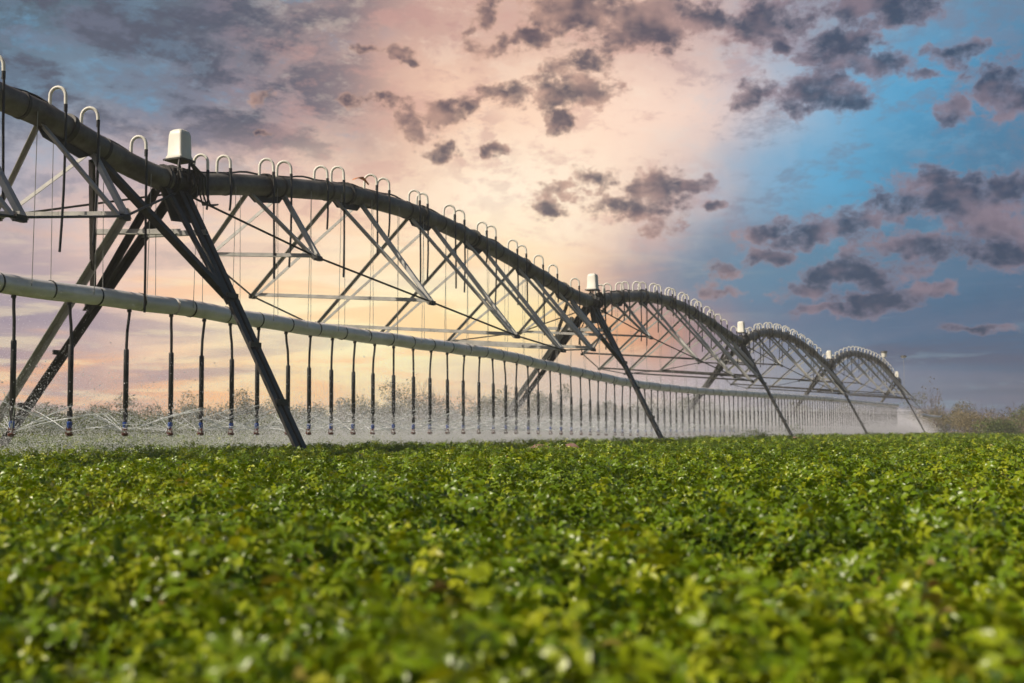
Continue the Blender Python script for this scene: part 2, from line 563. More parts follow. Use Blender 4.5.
# overhang boom behind the last tower
root = empty('end_boom', P(65.9, 0, -HC))
tag(root, 'thin pale boom pipe reaching right beyond the last tower, low over the mist', 'boom', None)
part('boom_pipe', MB().tube([P(66.3, 1.4, 0.98), P(70, 1.4, 0.93), P(78, 1.4, 0.95)], 0.10, 10), 'galvanised_pipe', root, True)
part('nozzle', MB().tube([P(78, 1.4, 0.95), P(79.2, 1.4, 1.1)], [0.09, 0.06], 10), 'dark_steel', root, True)
part('hanger_rod', MB().tube([P(66.1, 0.2, 2.7), P(70, 1.4, 0.95)], 0.02, 6), 'dark_steel', root, True)
# dark capped lamps on thin masts at the far end
for i, (s, z, lab) in enumerate(((60.4, 4.35, 'small cream lamp with a dark cap above the farthest arch'), (69.5, 4.62, 'small dark capped lamp on a hair thin mast beyond the last tower'))):
    root = empty('mast_lamp', P(s, 0.0, -HC))
    tag(root, lab, 'lamp')
    part('lamp_housing', MB().tube([P(s, 0, z + (0 if i == 0 else 0.2)), P(s, 0, z + 0.28)], [0.14, 0.17], 12), 'box_plastic', root, True)
    part('cap', MB().tube([P(s, 0, z + 0.28), P(s, 0, z + 0.36)], [0.22, 0.18], 12), 'dark_steel', root, True)
    part('mast', MB().tube([P(s, 0, (z - 0.45) if i == 0 else -HC), P(s, 0, z + (0 if i == 0 else 0.2))], 0.03 if i == 0 else 0.010, 6), 'galvanised_steel', root, True)

# ---------------------------------------------------------------- low distribution pipe
LOW = [(-13, 1.47), (-6, 1.50), (-2.5, 1.49), (-1.17, 1.49), (0.08, 1.50), (1.25, 1.48), (2.56, 1.46), (4.66, 1.45), (6.59, 1.45), (8.92, 1.44), (10.77, 1.36), (13.63, 1.25),
       (16.9, 1.16), (22.2, 1.16), (26.9, 1.22), (32.6, 1.29), (42.8, 1.42), (51.2, 1.47), (66, 1.58)]
LOW_LABEL = ['pale low pipe entering at the left edge of the photo', 'pale low pipe hung on thin wires between the first and second towers',
             'pale low pipe hung on thin wires between the second and third towers', 'pale low pipe between the third and fourth towers, in mist',
             'farthest short looking stretch of the pale low pipe, up to the last tower']
LR = 0.103
wire_n = 0
for k, (s0, s1, prof, bays) in enumerate(SPANS):
    root = empty('low_pipe', P(s0, 0, -HC))
    tag(root, LOW_LABEL[k], 'water pipe', 'low pipe under the spans')
    zl = lambda s: catmull(LOW, s)
    part('pipe', MB().tube([P(s, 0, zl(s) + 0.006 * math.sin(s * 4)) for s in np.linspace(s0 + 0.02, s1 - 0.02, 60)], LR, 18), 'galvanised_pipe', root, True)
    st = 0.66 if k < 2 else (0.85 if k < 4 else 1.6)
    for s in np.arange(s0 + 0.3, s1, st):
        part('pipe_clamp', MB().tube([P(s - 0.009, 0, zl(s)), P(s + 0.009, 0, zl(s))], LR + 0.005, 16), 'dark_steel', root, True)
    st = 0.40 if k < 2 else (0.55 if k < 4 else 1.0)
    lo = max(s0, -4)
    for i, s in enumerate(np.arange(lo + 0.2, s1 - 0.1, st)):
        sj = s + random.uniform(-0.05, 0.05)
        y = -0.13 if i % 2 else 0.13
        part('suspension_wire', MB().tube([P(sj, y * 0.8, zl(s)), P(sj + random.uniform(-.02, .02), y, catmull(prof, sj) - 0.03)], 0.0042, 5), 'galvanised_steel', root, True)

# ---------------------------------------------------------------- sprinkler drops
def drop_mesh(kind):
    """local coordinates: top of the hose at z=0; returns hose, weight, head, spray meshes."""
    pass


HEADZ = -0.10


def make_drop(length, bend, far=False):
    hose = MB().tube([Vector((0, 0, 0.02)), Vector((0.004, 0, -0.05)), Vector((bend * 0.25, 0, -0.13)), Vector((bend * 0.8, 0.0, -0.26)), Vector((bend, 0, -0.42)), Vector((bend, 0, -0.50))], 0.0165, 8)
    hose.tube([Vector((0, 0, 0.0)), Vector((0, 0, -0.03))], 0.026, 8)
    wl = length - 0.50 - 0.30
    z0 = -0.46
    x = bend
    we = MB().tube([Vector((x, 0, z0)), Vector((x, 0, z0 - 0.012)), Vector((x + 0.01, 0, z0 - wl)), Vector((x + 0.01, 0, z0 - wl - 0.01))], [0.024, 0.0295, 0.0295, 0.022], 10)
    z1 = z0 - wl - 0.01
    x = bend + 0.01
    lo = MB().tube([Vector((x, 0, z1 + 0.02)), Vector((x + 0.008, 0, z1 - 0.05)), Vector((x, 0, z1 - 0.10))], 0.016, 8)
    lo.tube([Vector((x, 0, z1 - 0.045)), Vector((x, 0, z1 - 0.12))], 0.029, 8)
    lo.tube([Vector((x, 0, z1 - 0.12)), Vector((x, 0, z1 - 0.16))], 0.022, 8)
    bl = MB().tube([Vector((x, 0, z1 - 0.155)), Vector((x, 0, z1 - 0.165)), Vector((x, 0, z1 - 0.225)), Vector((x, 0, z1 - 0.235))], [0.018, 0.030, 0.026, 0.016], 10)
    rd = MB()
    zz = z1 - 0.235
    for a in (0, 2.1, 4.2):
        rd.tube([Vector((x + 0.03 * math.cos(a), 0.03 * math.sin(a), zz + 0.01)), Vector((x + 0.034 * math.cos(a), 0.034 * math.sin(a), zz - 0.055))], 0.006, 6)
    rd.tube([Vector((x, 0, zz - 0.045)), Vector((x, 0, zz - 0.053)), Vector((x, 0, zz - 0.075)), Vector((x, 0, zz - 0.085))], [0.03, 0.043, 0.036, 0.02], 12)
    rd.tube([Vector((x, 0, zz)), Vector((x, 0, zz - 0.022))], 0.022, 8)
    sp = MB()
    for q in range(15):
        az = random.uniform(0, 2 * math.pi)
        el = R(random.choice([10, 18, 24, 28, 31]) + random.uniform(-2, 2))
        Lr = random.uniform(0.5, 1.05)
        pp = []
        for j in range(6):
            r_ = Lr * j / 5
            pp.append(Vector((x + math.cos(az) * (0.03 + r_ * math.cos(el)), math.sin(az) * (0.03 + r_ * math.cos(el)), zz - 0.03 + r_ * math.sin(el) - 0.13 * r_ * r_)))
        sp.tube(pp, [0.0024, 0.003, 0.0034, 0.0037, 0.0038, 0.0012], 4)
    return hose, we, lo, bl, rd, sp


drop_s = [-3.6, -2.95, -2.34, -1.60, -0.72, -0.03, 0.56, 1.06, 1.64, 2.24, 2.81, 3.36, 3.95, 4.51, 5.07, 5.68, 6.28, 6.84, 7.47, 8.07, 8.60, 9.11, 9.66, 10.17, 10.70]
while drop_s[-1] < 65.0:
    drop_s.append(drop_s[-1] + 0.545 * (1 + random.uniform(-0.07, 0.07)))
protos = []
made = 0
cnt = {}
for i, s in enumerate(drop_s):
    if s < -2.6: continue
    zt = catmull(LOW, s) - LR - 0.0
    hz = -0.075 if s < 9 else -0.075 - min(0.07, (s - 9) * 0.01)
    length = zt - hz
    bend = random.uniform(-0.045, 0.06)
    if s < -2: bend = 0.02
    base = P(s, 0, zt)
    root = empty('sprinkler_drop', P(s, 0, -HC))
    far = s > 26
    hose, we, lo, bl, rd, sp = make_drop(length, bend)
    M = Matrix.Translation(base - root.location) @ Matrix.Rotation(math.pi / 2 - TH, 4, 'Z')

    def put(mb, name, mats, parent, smooth=True):
        o = mb.build(name, mats, None, smooth)
        o.data.transform(M)
        o.parent = parent
        return o
    if not far:
        put(hose, 'hose', 'black_rubber', root)
        put(we, 'weight', 'black_rubber', root)
        hd = put(lo, 'coupler', 'black_rubber', root)
        nb = put(bl, 'nozzle', 'blue_plastic', root)
        put(rd, 'spray_plate', 'red_plastic', root)
        if s < 21:
            put(sp, 'water_spray', 'spray_water', root)
    else:
        hose.v += []
        n0 = len(hose.v)
        for m_ in (we, lo, bl):
            hose.add([Vector(v) for v in m_.v], m_.f)
        bpy.data.objects.remove(root)
        o = hose.build('sprinkler_drop', 'black_rubber', None, True)
        o.data.transform(Matrix.Rotation(math.pi / 2 - TH, 4, 'Z'))
        o.location = base
        root = o
    reg = sum(1 for t_ in TOW if s > t_)
    cnt[reg] = cnt.get(reg, 0) + 1
    if reg == 0:
        lab = 'black sprinkler drop spraying water, %s from the left edge of the photo' % ORD[cnt[reg] - 1]
    elif reg == 1:
        lab = 'black sprinkler drop with blue nozzle, %s to the right of the nearest tower' % ORD[cnt[reg] - 1]
    else:
        lab = 'thin dark sprinkler drop in the mist, %s to the right of the %s tower' % (ORD[cnt[reg] - 1], ORD[reg - 1])
    tag(root, lab, 'sprinkler', 'sprinkler drops under the low pipe')

# ---------------------------------------------------------------- droplets
def quads_mesh(name, verts, nper, faces, matname, tone=None, kindargs=None):
    me = bpy.data.meshes.new(name)
    nv = len(verts)
    me.vertices.add(nv)
    me.vertices.foreach_set('co', verts.astype(np.float32).ravel())
    nf, k = faces.shape
    me.loops.add(nf * k)
    me.loops.foreach_set('vertex_index', faces.astype(np.int32).ravel())
    me.polygons.add(nf)
    me.polygons.foreach_set('loop_start', np.arange(0, nf * k, k, dtype=np.int32))
    me.polygons.foreach_set('loop_total', np.full(nf, k, dtype=np.int32))
    me.materials.append(MATS[matname])
    if tone is not None:
        at = me.attributes.new('tone', 'FLOAT', 'POINT')
        at.data.foreach_set('value', tone.astype(np.float32))
    me.update(calc_edges=True)
    me.validate()
    return me


nbig, nfine = 7500, 2000000
s_b = rng.uniform(-4, 30, nbig)
s_f = -6 + 84 * rng.uniform(0, 1, nfine) ** 0.85
s_f = np.where((s_f < 3) & (rng.uniform(0, 1, nfine) < 0.45), s_f + 6 + rng.uniform(0, 20, nfine), s_f)
ss = np.concatenate([s_b, s_f])
tt = np.concatenate([rng.normal(0, 0.75, nbig), rng.normal(-1.05, 0.95, nfine)])
zz = np.concatenate([HC - 0.22 + rng.beta(1.1, 3.6, nbig) * 1.5, HC - 0.30 + np.minimum(rng.exponential(0.35, nfine), 1.7)])
rr = np.concatenate([rng.uniform(0.0028, 0.0085, nbig) * 0.9, rng.uniform(0.0016, 0.0036, nfine) * (1 + np.clip(s_f, 0, 60) / 40)])
ctr = np.stack([P1.x + U.x * ss + T.x * tt, P1.y + U.y * ss + T.y * tt, zz], 1)
me = bpy.data.meshes.new('water_droplets')
me.vertices.add(len(ctr))
me.vertices.foreach_set('co', ctr.astype(np.float32).ravel())
a = me.attributes.new('rad', 'FLOAT', 'POINT'); a.data.foreach_set('value', rr.astype(np.float32))
me.update()
me.materials.append(MATS['droplet_water'])
o = bpy.data.objects.new('water_droplets', me)
C.objects.link(o)
tag(o, 'tiny bright water droplets flying in the air around the sprinkler row', 'droplets', None, 'stuff')
g2 = bpy.data.node_groups.new('droplets', 'GeometryNodeTree')
g2.interface.new_socket('Geometry', in_out='INPUT', socket_type='NodeSocketGeometry')
g2.interface.new_socket('Geometry', in_out='OUTPUT', socket_type='NodeSocketGeometry')
i2 = g2.nodes.new('NodeGroupInput'); o2 = g2.nodes.new('NodeGroupOutput')
m2 = g2.nodes.new('GeometryNodeMeshToPoints')
a2 = g2.nodes.new('GeometryNodeInputNamedAttribute'); a2.data_type = 'FLOAT'; a2.inputs['Name'].default_value = 'rad'
s2 = g2.nodes.new('GeometryNodeSetMaterial'); s2.inputs['Material'].default_value = MATS['droplet_water']
g2.links.new(i2.outputs[0], m2.inputs['Mesh'])
g2.links.new(a2.outputs['Attribute'], m2.inputs['Radius'])
g2.links.new(m2.outputs[0], s2.inputs['Geometry'])
g2.links.new(s2.outputs[0], o2.inputs[0])
o.modifiers.new('droplets', 'NODES').node_group = g2


# ---------------------------------------------------------------- foliage generators
def vnoise(x, y, seed=0):
    """cheap smooth value noise."""
    def h(i, j):
        v = np.sin(i * 127.1 + j * 311.7 + seed * 74.7) * 43758.5453
        return v - np.floor(v)
    i, j = np.floor(x), np.floor(y)
    fx, fy = x - i, y - j
    fx, fy = fx * fx * (3 - 2 * fx), fy * fy * (3 - 2 * fy)
    return (h(i, j) * (1 - fx) + h(i + 1, j) * fx) * (1 - fy) + (h(i, j + 1) * (1 - fx) + h(i + 1, j + 1) * fx) * fy


def rot_mats(nrm, spin):
    """orthonormal frames with z = nrm and random spin."""
    n = nrm / np.linalg.norm(nrm, axis=1, keepdims=True)
    ref = np.where(np.abs(n[:, 2:3]) > 0.95, np.array([[1., 0, 0]]), np.array([[0, 0, 1.]]))
    a = np.cross(ref, n)
    a /= np.linalg.norm(a, axis=1, keepdims=True)
    b = np.cross(n, a)
    c, s_ = np.cos(spin)[:, None], np.sin(spin)[:, None]
    return a * c + b * s_, -a * s_ + b * c, n


def leaflets(pos, dirx, diry, dirz, length, width, fold=0.25, droop=0.2):
    """each leaflet: 8 verts, 4 quads... folded along the midrib, pointed tip."""
    prof = [(0.0, 0.0), (0.35, 1.0), (0.75, 0.8), (1.0, 0.0)]
    n = len(pos)
    vs = []
    L_, W_ = length[:, None], width[:, None]
    mid = [(0, 0), (0.38, -0.02), (0.75, -droop * 0.35), (1.0, -droop)]
    side = [(0.36, 1.0), (0.66, 0.62)]
    for x, z in mid:
        vs.append(pos + dirx * L_ * x + dirz * L_ * z)
    for sg in (1, -1):
        for x, w in side:
            vs.append(pos + dirx * L_ * x + diry * (W_ * 0.5 * w * sg) + dirz * (L_ * (fold * 0.35) - L_ * droop * x * 0.45))
    V = np.stack(vs, 1)                       # n,8,3
    f = np.array([[0, 1, 4, 4], [1, 2, 5, 4], [2, 3, 5, 5], [0, 6, 1, 1], [1, 6, 7, 2], [2, 7, 3, 3]])
    tri = np.array([[0, 1, 4], [1, 5, 4], [1, 2, 5], [2, 3, 5], [0, 6, 1], [1, 6, 7], [1, 7, 2], [2, 7, 3]])
    F = (tri[None] + (np.arange(n) * 8)[:, None, None]).reshape(-1, 3)
    return V.reshape(-1, 3), F


def crop_clump(seed, ncomp, rad, llen):
    """a peanut-like plant: many compound leaves of four leaflets on petioles round a low mound."""
    g = np.random.default_rng(seed)
    r_ = rad * np.sqrt(g.uniform(0, 1, ncomp))
    a = g.uniform(0, 2 * math.pi, ncomp)
    top = 0.10 * np.sqrt(np.maximum(0, 1 - (r_ / (rad * 1.25)) ** 2))
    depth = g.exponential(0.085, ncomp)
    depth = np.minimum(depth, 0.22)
    hz = top - depth + g.uniform(-0.015, 0.02, ncomp) + 0.075 * (vnoise(r_ * np.cos(a) * 11 + seed * 3.1, r_ * np.sin(a) * 11, seed) - 0.5)
    ctr = np.stack([r_ * np.cos(a), r_ * np.sin(a), hz], 1)
    nrm = np.stack([np.cos(a) * r_ / rad * 0.55, np.sin(a) * r_ / rad * 0.55, np.ones(ncomp)], 1) + g.normal(0, 0.60, (ncomp, 3))
    nrm[:, 2] = np.abs(nrm[:, 2]) + 0.05
    X, Y, N_ = rot_mats(nrm, g.uniform(0, 2 * math.pi, ncomp))
    allp, ax, ay, az, ln, wd, tn = [], [], [], [], [], [], []
    tone_c = g.normal(0.54, 0.14, ncomp) - depth * 1.0  # tone drops with depth: canopy shade put into the leaf colour
    sz = llen * g.uniform(0.7, 1.25, ncomp)
    for (fx, sy, ang) in ((0.10, 0.0, 0.55), (0.10, 0.0, -0.55), (-0.35, 0.0, 1.45), (-0.35, 0.0, -1.45)):
        an = ang + g.normal(0, 0.15, ncomp)
        dx = X * np.cos(an)[:, None] + Y * np.sin(an)[:, None] + N_ * g.normal(0.0, 0.22, ncomp)[:, None]
        dx /= np.linalg.norm(dx, axis=1, keepdims=True)
        dy = np.cross(N_, dx)
        dy /= np.linalg.norm(dy, axis=1, keepdims=True)
        dz = np.cross(dx, dy)
        allp.append(ctr + X * (fx * sz)[:, None])
        ax.append(dx); ay.append(dy); az.append(dz)
        ln.append(sz * g.uniform(0.85, 1.1, ncomp)); wd.append(sz * g.uniform(0.50, 0.68, ncomp))
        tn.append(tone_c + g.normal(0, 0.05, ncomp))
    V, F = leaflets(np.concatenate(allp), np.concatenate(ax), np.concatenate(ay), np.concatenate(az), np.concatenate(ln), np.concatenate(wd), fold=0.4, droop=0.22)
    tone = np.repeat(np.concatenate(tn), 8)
    dry = g.uniform(0, 1, len(tone) // 32) < 0.002
    tone = tone + np.tile(np.repeat(dry, 8), 4)[:len(tone)] * 1.5
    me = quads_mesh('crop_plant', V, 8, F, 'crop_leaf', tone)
    return bpy.data.objects.new('crop_plant', me)


clumps = [crop_clump(100 + i, 74, 0.185, 0.0300) for i in range(8)]
pcol = bpy.data.collections.new('crop_plants')
for c in clumps: pcol.objects.link(c)


CAN = 0.405                                     # canopy height of the crop (base of the clump dome)
px, py, ps = [], [], []
d = 0.35
while d < 95:
    sp_ = max(0.165, d * 0.0125)
    half = 0.5 * d * 1.15 + 1.6
    n_ = int(2 * half / sp_)
    xs = -half + (np.arange(n_) + 0.5) * sp_ + rng.uniform(-0.45, 0.45, n_) * sp_
    ys = d + rng.uniform(-0.45, 0.45, n_) * sp_
    px.append(xs); py.append(ys); ps.append(np.full(n_, sp_ / 0.165))
    d += sp_
px, py, ps = np.concatenate(px), np.concatenate(py), np.concatenate(ps)
hz = CAN - 0.055 + 0.10 * vnoise(px * 2.1, py * 2.1, 1) + 0.07 * vnoise(px * 4.3, py * 4.3, 2) + 0.05 * (vnoise(px * 0.5, py * 0.5, 3) - 0.5)
drop_ = vnoise(px * 3.7, py * 3.7, 5)
hz -= np.where(drop_ > 0.72, (drop_ - 0.72) * 0.7, 0)
far_ = np.clip(py - 12, 0, 1)
sc_ = np.minimum(ps, 3.0) ** 0.55 * rng.uniform(0.9, 1.15, len(px))
hz -= (sc_ - 1) * 0.05
keep = np.ones(len(px), bool)
# bare patch at the crop edge
for bx, by, br in ((0.3, 16.0, 0.6), (1.0, 16.0, 0.6), (7.3, 28.7, 0.7), (7.6, 28.2, 0.6)):
    keep &= (np.hypot(px - bx, py - by) > br)
px, py, hz, sc_ = px[keep], py[keep], hz[keep], sc_[keep]
me = bpy.data.meshes.new('crop_field')
me.vertices.add(len(px))
me.vertices.foreach_set('co', np.stack([px, py, hz], 1).astype(np.float32).ravel())
a = me.attributes.new('rotz', 'FLOAT', 'POINT'); a.data.foreach_set('value', rng.uniform(0, 6.283, len(px)).astype(np.float32))
a = me.attributes.new('scl', 'FLOAT', 'POINT'); a.data.foreach_set('value', sc_.astype(np.float32))
me.update()
field = bpy.data.objects.new('crop_field', me)
C.objects.link(field)
tag(field, 'low leafy green crop covering the whole field in the foreground', 'crop', None, 'stuff')
ng = bpy.data.node_groups.new('scatter', 'GeometryNodeTree')
ng.interface.new_socket('Geometry', in_out='INPUT', socket_type='NodeSocketGeometry')
ng.interface.new_socket('Geometry', in_out='OUTPUT', socket_type='NodeSocketGeometry')
gi = ng.nodes.new('NodeGroupInput'); go = ng.nodes.new('NodeGroupOutput')
ci = ng.nodes.new('GeometryNodeCollectionInfo')
ci.inputs['Collection'].default_value = pcol
ci.inputs['Separate Children'].default_value = True
ci.inputs['Reset Children'].default_value = True
ip = ng.nodes.new('GeometryNodeInstanceOnPoints')
ip.inputs['Pick Instance'].default_value = True
ar = ng.nodes.new('GeometryNodeInputNamedAttribute'); ar.data_type = 'FLOAT'; ar.inputs['Name'].default_value = 'rotz'
asx = ng.nodes.new('GeometryNodeInputNamedAttribute'); asx.data_type = 'FLOAT'; asx.inputs['Name'].default_value = 'scl'
cx = ng.nodes.new('ShaderNodeCombineXYZ')
mp = ng.nodes.new('GeometryNodeMeshToPoints')
ng.links.new(gi.outputs[0], mp.inputs['Mesh'])
ng.links.new(mp.outputs[0], ip.inputs['Points'])
ng.links.new(ci.outputs[0], ip.inputs['Instance'])
ng.links.new(ar.outputs['Attribute'], cx.inputs['Z'])
ng.links.new(cx.outputs[0], ip.inputs['Rotation'])
ng.links.new(asx.outputs['Attribute'], ip.inputs['Scale'])
ng.links.new(ip.outputs[0], go.inputs[0])
md = field.modifiers.new('scatter', 'NODES')
md.node_group = ng
print('crop instances', len(px))


# ---------------------------------------------------------------- ground
def sheet(name, x0, x1, y0, y1, nx, ny, zf, matname):
    xs, ys = np.linspace(x0, x1, nx), np.linspace(y0, y1, ny)
    X, Y = np.meshgrid(xs, ys)
    V = np.stack([X.ravel(), Y.ravel(), zf(X, Y).ravel()], 1)
    i = np.arange(nx * (ny - 1)).reshape(ny - 1, nx)[:, :-1].ravel()
    F = np.stack([i, i + 1, i + nx + 1, i + nx], 1)
    me = quads_mesh(name, V, 4, F, matname)
    o = bpy.data.objects.new(name, me)
    C.objects.link(o)
    return o


g = sheet('ground', -900, 900, -600, 1500, 60, 60, lambda X, Y: X * 0, 'soil')
tag(g, None, None, None, 'structure')


# ---------------------------------------------------------------- shrubs and thicket
def crown_mesh(name, ctr, rad, nleaf, size, matname, seed, tonebias=0.0, lump=7):
    """leaf faces scattered in lumps through an uneven crown."""
    g = np.random.default_rng(seed)
    lc = g.normal(0, 0.42, (lump, 3)) * rad
    lc[:, 2] = np.abs(lc[:, 2]) * 0.9
    which = g.integers(0, lump, nleaf)
    lr = g.uniform(0.28, 0.5, lump)
    p_ = g.normal(0, 1, (nleaf, 3))
    p_ /= np.linalg.norm(p_, axis=1, keepdims=True)
    p_ *= (g.uniform(0.25, 1.0, nleaf) ** 0.6)[:, None]
    pos = np.array(ctr) + lc[which] + p_ * lr[which][:, None] * rad
    pos[:, 2] = np.maximum(pos[:, 2], 0.05)
    nrm = g.normal(0, 1, (nleaf, 3)) + np.array([0, 0, 0.6])
    X, Y, N_ = rot_mats(nrm, g.uniform(0, 6.28, nleaf))
    sz = size * g.uniform(0.6, 1.4, nleaf)
    V, F = leaflets(pos, X, Y, N_, sz, sz * 0.6)
    tone = np.repeat(g.normal(0.45 + tonebias, 0.15, nleaf) + (which % 3 - 1) * 0.12, 8)
    return V, F, tone


def branchy(mb, base, height, nb, seed, spread=0.5, r0=0.04):
    rd = random.Random(seed)
    tips = []
    def grow(p, d, ln, r, lv):
        pts, rs = [p], [r]
        q = p.copy()
        dd = d.copy()
        for j in range(4):
            dd = (dd + Vector((rd.uniform(-.18, .18), rd.uniform(-.18, .18), rd.uniform(-.02, .12)))).normalized()
            q = q + dd * (ln / 4)
            pts.append(q.copy()); rs.append(r * (1 - 0.2 * (j + 1)))
        mb.tube(pts, rs, 5 if lv < 2 else 3, cap=False)
        tips.append(q.copy())
        if lv < 3:
            for b in range(nb):
                k = rd.uniform(0.35, 1.0)
                pp = p.lerp(q, k) if lv else pts[min(4, 1 + int(k * 3.9))]
                a = rd.uniform(0, 6.28)
                nd_ = (dd * 0.9 + Vector((math.cos(a), math.sin(a), rd.uniform(-0.1, 0.5))) * spread).normalized()
                grow(pp, nd_, ln * rd.uniform(0.5, 0.75), r * 0.5, lv + 1)
    nst = 3
    for b in range(nst):
        a = rd.uniform(0, 6.28)
        grow(Vector(base), Vector((math.cos(a) * 0.28, math.sin(a) * 0.28, 1)).normalized(), height * 0.5, r0, 0)
    return tips


# far wood: one mass along the field's far side
Vs, Fs, Ts = [], [], []
tw = MB()
off = 0
az = -34.0
i = 0
while az < 20.5:
    dist = (66 if az < 6 else 66 + (az - 6) * 2.6) + 12 * random.random()
    x, y = dist * math.sin(R(az)), dist * math.cos(R(az))
    ytop = np.interp(az, [-30, -20, -10, -4, 2, 8, 14, 20], [408, 405, 401, 398, 398, 401, 405, 409])
    h = 0.78 + dist * (430.5 - ytop) / FPX + random.uniform(-0.45, 0.3) + 0.2 * math.sin(az * 0.9)
    if random.random() < 0.12: h += 0.5
    w_ = random.uniform(1.4, 2.4)
    V, F, tn = crown_mesh('x', (x, y, h * 0.36), np.array([w_, w_, h * 0.62]), 3200, 0.105, 'thicket_leaf', 500 + i, random.uniform(-0.18, 0.2), lump=11)
    Vs.append(V); Fs.append(F + off); Ts.append(tn); off += len(V)
    if i % 6 == 0:
        branchy(tw, (x, y - 1, 0), h * random.uniform(1.0, 1.25), 3, 900 + i, r0=0.05)
    az += random.uniform(0.45, 0.95)
    i += 1
me = quads_mesh('far_thicket', np.concatenate(Vs), 8, np.concatenate(Fs), 'thicket_leaf', np.concatenate(Ts))
me.materials.append(MATS['bark'])
th = bpy.data.objects.new('far_thicket', me)
C.objects.link(th)
tag(th, 'hazy olive belt of scrub behind the mist, along the far side of the field', 'scrub', None, 'stuff')
o = tw.build('bare_twigs', 'bark', th)
o['kind'] = 'stuff'


# band of tall green weeds between the crop and the scrub
Vs, Fs, Ts = [], [], []
off = 0
for i in range(150):
    az = random.uniform(-33, 12)
    dist = random.uniform(38, 60)
    k = np.interp(az, [-33, -10, 12], [1.0, 0.8, 0.5])
    h = 0.78 + dist * (17 * k + random.uniform(-6, 2)) / FPX
    w_ = random.uniform(1.2, 2.4)
    V, F, tn = crown_mesh('x', (dist * math.sin(R(az)), dist * math.cos(R(az)), h * 0.30), np.array([w_, w_, h * 0.60]), 1500, 0.10, 'green_leaf', 1500 + i, random.uniform(-0.1, 0.25), lump=9)
    Vs.append(V); Fs.append(F + off); Ts.append(tn); off += len(V)
me = quads_mesh('tall_weeds', np.concatenate(Vs), 8, np.concatenate(Fs), 'green_leaf', np.concatenate(Ts))
o = bpy.data.objects.new('tall_weeds', me)
C.objects.link(o)
tag(o, 'band of pale green weeds growing beyond the crop in front of the scrub', 'weeds', None, 'stuff')


def shrub(name, az, dist, h, w_, matname, label, seed, nleaf=3600, size=0.10, bare=False, tone=0.0):
    x, y = dist * math.sin(R(az)), dist * math.cos(R(az))
    root = empty(name, (x, y, 0))
    tag(root, label, 'bush' if not bare else 'tree', 'bushes at the right end of the field' if not bare else 'bare trees above the scrub')
    mb = MB()
    branchy(mb, (x, y, 0), h, 3, seed, r0=0.045 if not bare else 0.07)
    part('trunk', mb, 'bark', root)
    V, F, tn = crown_mesh('x', (0, 0, h * 0.34), np.array([w_, w_, h * 0.62]), nleaf, size, matname, seed, tone, lump=10)
    me = quads_mesh('crown', V, 8, F, matname, tn)
    c = bpy.data.objects.new('crown', me)
    C.objects.link(c)
    c.parent = root
    return root


def az_of(px_):
    return math.degrees(math.atan((px_ - 512) / FPX))


shrub('bush', az_of(921), 98, 2.9, 1.9, 'dry_leaf', 'brown twiggy bush just right of the last tower', 41, 900, 0.14)
shrub('bush', az_of(945), 100, 3.3, 2.1, 'thicket_leaf', 'olive and tan bush behind the end boom, between two brown bushes', 42)
shrub('bush', az_of(962), 92, 2.9, 1.8, 'dry_leaf', 'dry reddish brown bush half way between the boom end and the right edge', 43)
shrub('bush', az_of(983), 76, 2.75, 2.0, 'dry_leaf', 'tallest dry tan bush near the right edge, behind the green one', 44, tone=0.1)
shrub('bush', az_of(1000), 68, 1.9, 1.6, 'green_leaf', 'low green bush near the right edge of the photo', 45, 2400)
shrub('bush', az_of(1016), 74, 2.5, 1.8, 'dry_leaf', 'brown bush cut by the right edge of the photo', 46)
shrub('bush', az_of(1040), 78, 2.6, 2.0, 'thicket_leaf', 'olive bush at the very right edge behind the brown one', 47)
shrub('bare_tree', az_of(932), 92, 4.3, 1.2, 'dry_leaf', 'bare pinkish twiggy tree rising over the bushes right of the last tower', 48, 260, 0.14, True)
shrub('bare_tree', az_of(497), 72, 3.4, 1.2, 'dry_leaf', 'bare twiggy tree in the mist below the middle of the nearest span', 49, 220, 0.14, True)
shrub('bare_tree', az_of(418), 74, 3.9, 0.7, 'dry_leaf', 'slim bare tree standing above the scrub left of the photo centre', 50, 120, 0.13, True)
shrub('bare_tree', az_of(664), 76, 4.2, 1.4, 'dry_leaf', 'broad bare tree above the low pipe right of the second tower', 51, 200, 0.14, True)

# dry soil heaps at the crop edge
for (x_, y_, w_, h_, nm) in ((7.45, 29.5, 0.8, 0.64, 'a'), (0.6, 16.3, 1.0, 0.60, 'b')):
    nx = 26
    xs = np.linspace(-1, 1, nx)
    X, Y = np.meshgrid(xs, xs)
    rr_ = np.sqrt(X ** 2 + Y ** 2)
    Zh = np.clip(1 - rr_ ** 2, 0, 1) ** 0.6 * (h_ + 0.10 * (vnoise(X * 4 + 9, Y * 4, 7) - 0.5) + 0.05 * (vnoise(X * 11, Y * 11, 8) - 0.5))
    V = np.stack([X.ravel() * w_ + x_, Y.ravel() * w_ * 0.8 + y_, Zh.ravel() - 0.02], 1)
    i_ = np.arange(nx * (nx - 1)).reshape(nx - 1, nx)[:, :-1].ravel()
    F = np.stack([i_, i_ + 1, i_ + nx + 1, i_ + nx], 1)
    me = quads_mesh('soil_mound', V, 4, F, 'pale_soil')
    o = bpy.data.objects.new('soil_mound', me)
    C.objects.link(o)
    tag(o, None, None, None, 'structure')

